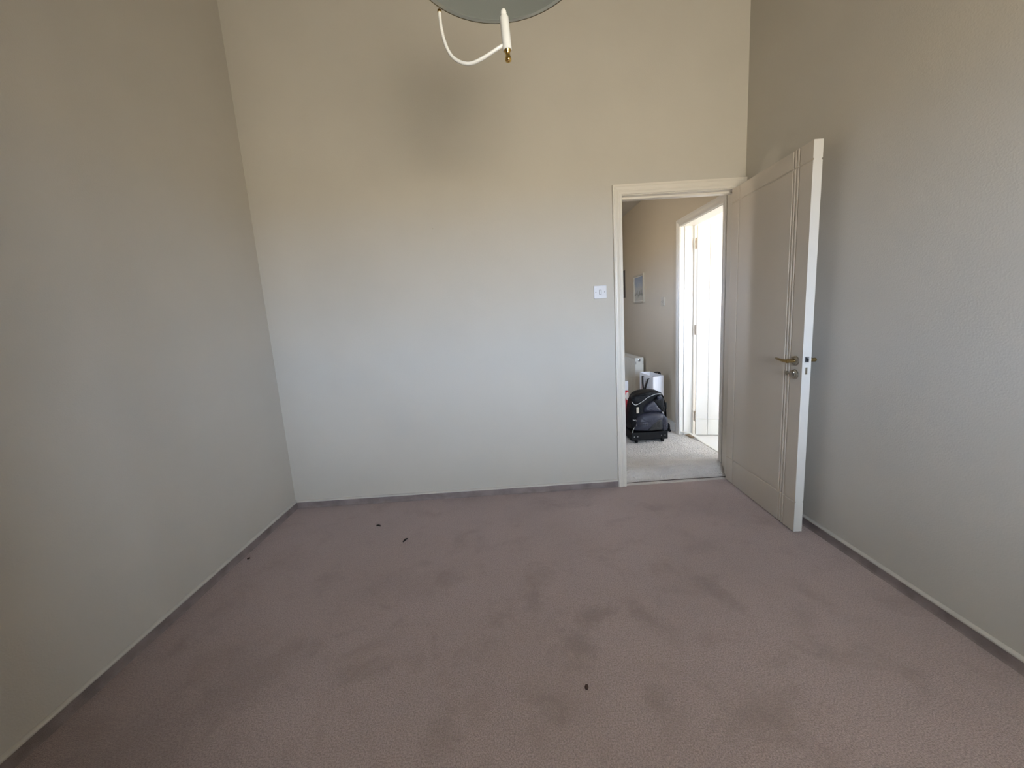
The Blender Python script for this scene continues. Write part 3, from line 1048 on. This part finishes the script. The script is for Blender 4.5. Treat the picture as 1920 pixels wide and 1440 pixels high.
for y in (0.03, RL - 0.03):
    b = BM()
    xx = (RX0 + RX1) / 2
    tube(b, [(xx, y, RZ0 + 0.02), (xx, y, 0.0)], 0.0075, 12)
    obj('pipe', b, 'steel', rad)

# ------------------------------------------------------------------ wheeled bag
BX, BY = 1.258, 3.505      # centre of the front edge
bag = empty('wheeled_bag', (BX, BY, ZH))
bag.scale = (0.95, 1, 1)
tag(bag, 'black and navy wheeled travel bag with pale piping on the hall carpet', 'bag')


def PX(cx, cy_, y=0.0):
    """front elevation of the bag (measured in centimetre-like units of its picture) to local metres"""
    return Vector(((cx - 466) * 0.000715, y, (1250 - cy_) * 0.000715))


def soft(name, sections, material, seg=40, power=2.6, noise=0.004, parent=bag, seed=1, subs=1):
    """lofted soft body: sections = (z, cx, half width, y front, y back)"""
    rnd = random.Random(seed)
    b = BM()
    rings = []
    for z, cx_, hw_, yf, yb in sections:
        ring = []
        hy_, cyy = (yb - yf) / 2, (yb + yf) / 2
        for k in range(seg):
            a = 2 * math.pi * k / seg
            c_, s_ = math.cos(a), math.sin(a)
            r = (abs(c_) ** power + abs(s_) ** power) ** (-1 / power)
            j = rnd.uniform(-1, 1) * noise
            ring.append(b.verts.new((cx_ + c_ * r * (hw_ + j), cyy + s_ * r * (hy_ + j), z + rnd.uniform(-1, 1) * noise * 0.6)))
        rings.append(ring)
    for r, s in zip(rings, rings[1:]):
        for k in range(seg):
            b.faces.new((r[k], r[(k + 1) % seg], s[(k + 1) % seg], s[k]))
    b.faces.new(rings[0][::-1])
    b.faces.new(rings[-1])
    o = obj(name, b, material, parent, smooth=True)
    md = o.modifiers.new('sub', 'SUBSURF')
    md.levels = md.render_levels = subs
    return o


# chassis
b = BM()
box(b, -0.176, 0.176, 0.0, 0.29, 0.022, 0.098)
base = obj('chassis', b, 'rubber', bag, bevel=0.008)
for cx_ in (258, 305, 622, 672):
    b = BM()
    p_ = PX(cx_, 1166, -0.0005)
    lathe(b, [(0, 0), (0.0048, 0), (0.004, 0.002), (0, 0.003)], 14, Vector((0, -1, 0)), p_)
    obj('rivet', b, 'steel', base)
for sx_ in (-0.125, 0.125):
    for yy in (0.012, 0.265):
        b = BM()
        lathe(b, [(0.006, -0.011), (0.020, -0.011), (0.024, -0.008), (0.024, 0.008), (0.020, 0.011), (0.006, 0.011)], 28, Vector((1, 0, 0)), Vector((sx_, yy, 0.024)))
        wh = autosmooth(obj('wheel', b, 'rubber', bag))
        b = BM()
        tube(b, [(sx_ - 0.014, yy, 0.024), (sx_ + 0.014, yy, 0.024)], 0.005, 12)
        obj('axle', b, 'steel', wh)
# soft body: sags and leans a little to the right at the top
soft('bag_body', [(0.085, 0.000, 0.165, 0.014, 0.280), (0.14, -0.004, 0.176, 0.010, 0.285), (0.22, -0.006, 0.176, 0.016, 0.285), (0.30, 0.004, 0.166, 0.030, 0.28),
                  (0.36, 0.008, 0.158, 0.036, 0.275), (0.405, 0.014, 0.146, 0.040, 0.27), (0.435, 0.020, 0.130, 0.055, 0.26), (0.452, 0.022, 0.100, 0.085, 0.24), (0.458, 0.026, 0.05, 0.13, 0.20)], 'nylon', seed=3, noise=0.005)
# upper flap slanting from the low left corner to the high right shoulder
def panel(name, outline, yfront, material, bulge=0.02, parent=bag, seed=5, thick=0.02, wr=0.003):
    """soft pad whose front elevation is the outline; fan of rings from rim to crown"""
    rnd = random.Random(seed)
    P = [PX(x, y) for x, y in outline]
    P = smooth_path(P + [P[0]], 5)[:-1]
    c = sum(P, Vector()) / len(P)
    b = BM()
    rings = []
    for s, d in ((1.0, thick), (1.0, 0.0), (0.96, -bulge * 0.35), (0.86, -bulge * 0.68), (0.68, -bulge * 0.90), (0.45, -bulge), (0.2, -bulge * 1.03)):
        rings.append([b.verts.new(((c.x + (p.x - c.x) * s), (yfront(p) if callable(yfront) else yfront) + d + (rnd.uniform(-1, 1) * wr if 0.1 < s < 0.99 else 0), (c.z + (p.z - c.z) * s))) for p in P])
    m = len(P)
    for r, s in zip(rings, rings[1:]):
        for k in range(m):
            b.faces.new((r[k], r[(k + 1) % m], s[(k + 1) % m], s[k]))
    b.faces.new(rings[-1])
    b.faces.new(rings[0][::-1])
    o = obj(name, b, material, parent, smooth=True)
    md = o.modifiers.new('sub', 'SUBSURF')
    md.levels = md.render_levels = 1
    return o


panel('top_flap', [(238, 715), (290, 758), (400, 708), (480, 665), (560, 640), (640, 650), (660, 640), (610, 612), (540, 606), (420, 612), (320, 630), (255, 665)], 0.050, 'nylon', 0.030, seed=8, thick=0.12)
panel('grab_handle_pad', [(315, 632), (380, 612), (480, 606), (500, 622), (430, 640), (340, 645)], 0.03, 'nylon', 0.02, seed=9, thick=0.05)
panel('front_pocket', [(285, 960), (330, 890), (420, 866), (540, 862), (640, 880), (690, 930), (700, 1010), (680, 1085), (560, 1100), (400, 1098), (270, 1085), (262, 1050), (290, 1020)], 0.012, 'navy', 0.045, seed=11, thick=0.05)
panel('mesh_panel', [(455, 1040), (520, 975), (610, 950), (618, 1075), (540, 1085), (440, 1085)], -0.026, 'olive', 0.010, seed=12, thick=0.03)
panel('upper_pocket', [(395, 860), (400, 800), (440, 760), (520, 715), (560, 740), (600, 800), (640, 865), (500, 864)], 0.026, 'navy', 0.026, seed=13, thick=0.05)
panel('shoulder_panel', [(520, 720), (560, 690), (620, 660), (660, 690), (672, 790), (690, 870), (640, 860), (580, 800)], 0.022, 'nylon', 0.020, seed=14, thick=0.05)
panel('pocket_gusset', [(640, 900), (690, 935), (702, 1020), (690, 1090), (640, 1095), (618, 1040), (622, 960)], -0.012, 'navy', 0.020, seed=15, thick=0.05)
panel('shoulder_highlight_patch', [(570, 660), (620, 655), (632, 690), (600, 712), (572, 700)], 0.008, 'navy', 0.008, seed=16, thick=0.03)


def pipe(pts, y, r=0.0028, name='piping', material='piping'):
    b = BM()
    P = [PX(p[0], p[1], p[2] if len(p) > 2 else y) for p in pts]
    tube(b, smooth_path(P, 6), r, 8)
    return obj(name, b, material, bag, smooth=True)


pipe([(240, 712), (262, 742), (292, 757), (345, 738), (400, 706), (450, 672), (510, 648), (565, 634), (620, 632), (652, 645)], 0.020)
pipe([(292, 950), (298, 1000), (285, 1040), (255, 1055), (242, 1085), (238, 1112)], 0.004)
pipe([(690, 930), (694, 975), (690, 1000), (700, 1050), (690, 1085), (662, 1104)], -0.006)
pipe([(715, 1058, 0.06), (728, 1090, 0.055), (742, 1125, 0.05)], 0.05, 0.0032)
pipe([(243, 940), (262, 946), (280, 944)], 0.000, 0.0028)
# zip pull and luggage tag
b = BM()
tube(b, [PX(412, 972, -0.034), PX(410, 1012, -0.036)], 1.0, 10, flat=(0.0035, 0.0018))
obj('zip_pull', b, 'steel', bag)
b = BM()
q = PX(314, 825)
box(b, q.x - 0.012, q.x + 0.012, 0.012, 0.016, q.z - 0.028, q.z + 0.028)
obj('luggage_tag', b, 'frame', bag, bevel=0.0015)
# shoulder strap: over the right shoulder, down the side and in a loop on the carpet
b = BM()
sp_pts = [PX(600, 615, 0.10), PX(650, 640, 0.06), PX(672, 720, 0.035), PX(688, 800, 0.030), PX(700, 900, 0.040), PX(712, 1000, 0.050), PX(728, 1080, 0.055), PX(752, 1138, 0.06), PX(768, 1120, 0.075), PX(772, 1060, 0.09), PX(745, 1052, 0.10), PX(722, 1075, 0.10)]
tube(b, smooth_path(sp_pts, 8), 1.0, 10, up_=(0, 1, 0), flat=(0.024, 0.0042))
autosmooth(obj('shoulder_strap', b, 'nylon', bag), 60)
b = BM()
q = PX(682, 790, 0.022)
box(b, q.x - 0.016, q.x + 0.016, q.y - 0.006, q.y + 0.006, q.z - 0.03, q.z + 0.03)
obj('strap_buckle', b, 'rubber', bag, bevel=0.004)

# ------------------------------------------------------------------ white paper carrier bag
pc0, pl, prr = Vector((1.420, 3.850)), Vector((1.345, 4.020)), Vector((1.545, 3.910))
ux, uy = (pl - pc0), (prr - pc0)
pb = empty('paper_carrier_bag', (pc0.x, pc0.y, ZH))
tag(pb, 'tall white paper carrier bag with black ribbon handles behind the travel bag', 'carrier bag')
PH = 0.545


def wallquad(b, a, c, h0a, h0c, t=0.0012, n=5, crease=0.0):
    """thin paper wall between two plan points"""
    a, c = Vector(a), Vector(c)
    d = (c - a).normalized()
    nrm = Vector((-d.y, d.x)) * t
    cols = []
    for i in range(n + 1):
        p = a + (c - a) * (i / n)
        off = Vector((-d.y, d.x)) * (crease * (1 - abs(2 * i / n - 1)))
        col = []
        for z, kz in ((0, 0), (0.5, 0.5), (1.0, 1)):
            hh_ = (h0a + (h0c - h0a) * i / n)
            o_ = off * kz
            col.append((b.verts.new((p.x + o_.x, p.y + o_.y, hh_ * z)), b.verts.new((p.x + o_.x + nrm.x, p.y + o_.y + nrm.y, hh_ * z))))
        cols.append(col)
    for A_, B_ in zip(cols, cols[1:]):
        for k in range(2):
            b.faces.new((A_[k][0], B_[k][0], B_[k + 1][0], A_[k + 1][0]))
            b.faces.new((A_[k][1], A_[k + 1][1], B_[k + 1][1], B_[k][1]))
        b.faces.new((A_[2][0], B_[2][0], B_[2][1], A_[2][1]))
    for A_ in (cols[0], cols[-1]):
        for k in range(2):
            b.faces.new((A_[k][0], A_[k][1], A_[k + 1][1], A_[k + 1][0]))


z0_ = Vector((0, 0))
b = BM()
wallquad(b, z0_, ux, PH, PH + 0.03)
wallquad(b, uy, ux + uy, PH, PH + 0.02)
obj('bag_panel', b, 'paper', pb)
b = BM()
wallquad(b, z0_, uy, PH, PH, crease=-0.012)
wallquad(b, ux, ux + uy, PH + 0.03, PH + 0.02, crease=0.012)
v4 = [b.verts.new((p.x, p.y, 0.001)) for p in (z0_, uy, ux + uy, ux)]
b.faces.new(v4)
obj('side_gusset', b, 'paper', pb)
du = ux.normalized()
nn = Vector((-uy.normalized().x, -uy.normalized().y))
for base_, out, drop, nm in ((z0_, nn, 1, 0), (uy, -nn, 0, 1)):
    b = BM()
    a0, a1 = base_ + ux * 0.28, base_ + ux * 0.70
    if drop:
        o1 = nn * 0.006
        pts = [(a0.x + o1.x, a0.y + o1.y, PH - 0.02), (a0.x + nn.x * .02, a0.y + nn.y * .02, PH - 0.03), (a0.x + nn.x * .03 + du.x * .02, a0.y + nn.y * .03 + du.y * .02, PH - 0.10), ((a0.x + a1.x) / 2 + nn.x * .03, (a0.y + a1.y) / 2 + nn.y * .03, PH - 0.15),
               (a1.x + nn.x * .03 - du.x * .02, a1.y + nn.y * .03 - du.y * .02, PH - 0.09), (a1.x + nn.x * .015, a1.y + nn.y * .015, PH - 0.01), (a1.x + o1.x, a1.y + o1.y, PH - 0.01)]
    else:
        o1 = nn * -0.006
        pts = [(a0.x + o1.x, a0.y + o1.y, PH - 0.02), (a0.x + o1.x, a0.y + o1.y, PH + 0.008), ((a0.x + a1.x) / 2 + o1.x * 2, (a0.y + a1.y) / 2 + o1.y * 2, PH + 0.018), (a1.x + o1.x, a1.y + o1.y, PH + 0.008), (a1.x + o1.x, a1.y + o1.y, PH - 0.02)]
    tube(b, smooth_path(pts, 6), 1.0, 8, up_=(du.x, du.y, 0), flat=(0.012, 0.0022))
    obj('ribbon_handle', b, 'ribbon', pb, smooth=True)

# ------------------------------------------------------------------ red carrier bag with a carton
rb = empty('red_carrier_bag', (1.085, 3.97, ZH))
tag(rb, 'red and white printed carrier bag half hidden by the door frame', 'carrier bag')
soft('bag_sack', [(0.0, 0, 0.115, -0.09, 0.09), (0.02, 0, 0.130, -0.10, 0.10), (0.20, 0, 0.132, -0.10, 0.10), (0.34, 0.0, 0.126, -0.095, 0.095), (0.395, 0.002, 0.120, -0.092, 0.092), (0.415, 0.0, 0.122, -0.093, 0.093)], 'red', parent=rb, seed=21, noise=0.003)
ct = tag(obj('carton', bx(-0.09, 0.112, -0.06, 0.06, 0.0, 0.095), 'carton', bevel=0.003), 'pale grey carton sitting on top of the red carrier bag', 'box')
ct.location = (1.080, 3.97, ZH + 0.417)

# ------------------------------------------------------------------ bits on the carpet
def debris(name, p, ln, rz, r, label, material='twig', bend=0.15):
    b = BM()
    pts = smooth_path([(-ln / 2, 0, r * 0.8), (-ln * 0.15, ln * bend, r), (ln * 0.2, ln * bend * 0.6, r * 1.1), (ln / 2, -ln * 0.05, r * 0.9)], 4)
    n_ = len(pts)
    tube(b, pts, [r * (0.65 + 0.45 * math.sin(math.pi * (0.15 + 0.75 * i / (n_ - 1)))) for i in range(n_)], 8)
    o = tag(obj(name, b, material, smooth=True), label, name, 'dark twigs on the carpet' if name == 'twig' else 'dark crumbs on the carpet')
    o.location = (p[0], p[1], 0.0005)
    o.rotation_euler = (0, 0, rz)


debris('twig', (-0.884, 2.400), 0.032, math.radians(-20), 0.0042, 'short dark curled twig on the carpet near the back wall')
debris('twig', (-0.666, 2.203), 0.036, math.radians(68), 0.0046, 'short dark straight twig on the carpet, nearer the camera than the curled one', bend=0.03)
debris('crumb', (0.200, 1.174), 0.014, math.radians(80), 0.0055, 'small dark brown crumb lying in the middle of the carpet', 'crumb', 0.05)
debris('crumb', (-1.535, 2.120), 0.014, math.radians(30), 0.004, 'tiny dark crumb beside the left skirting', 'crumb', 0.05)
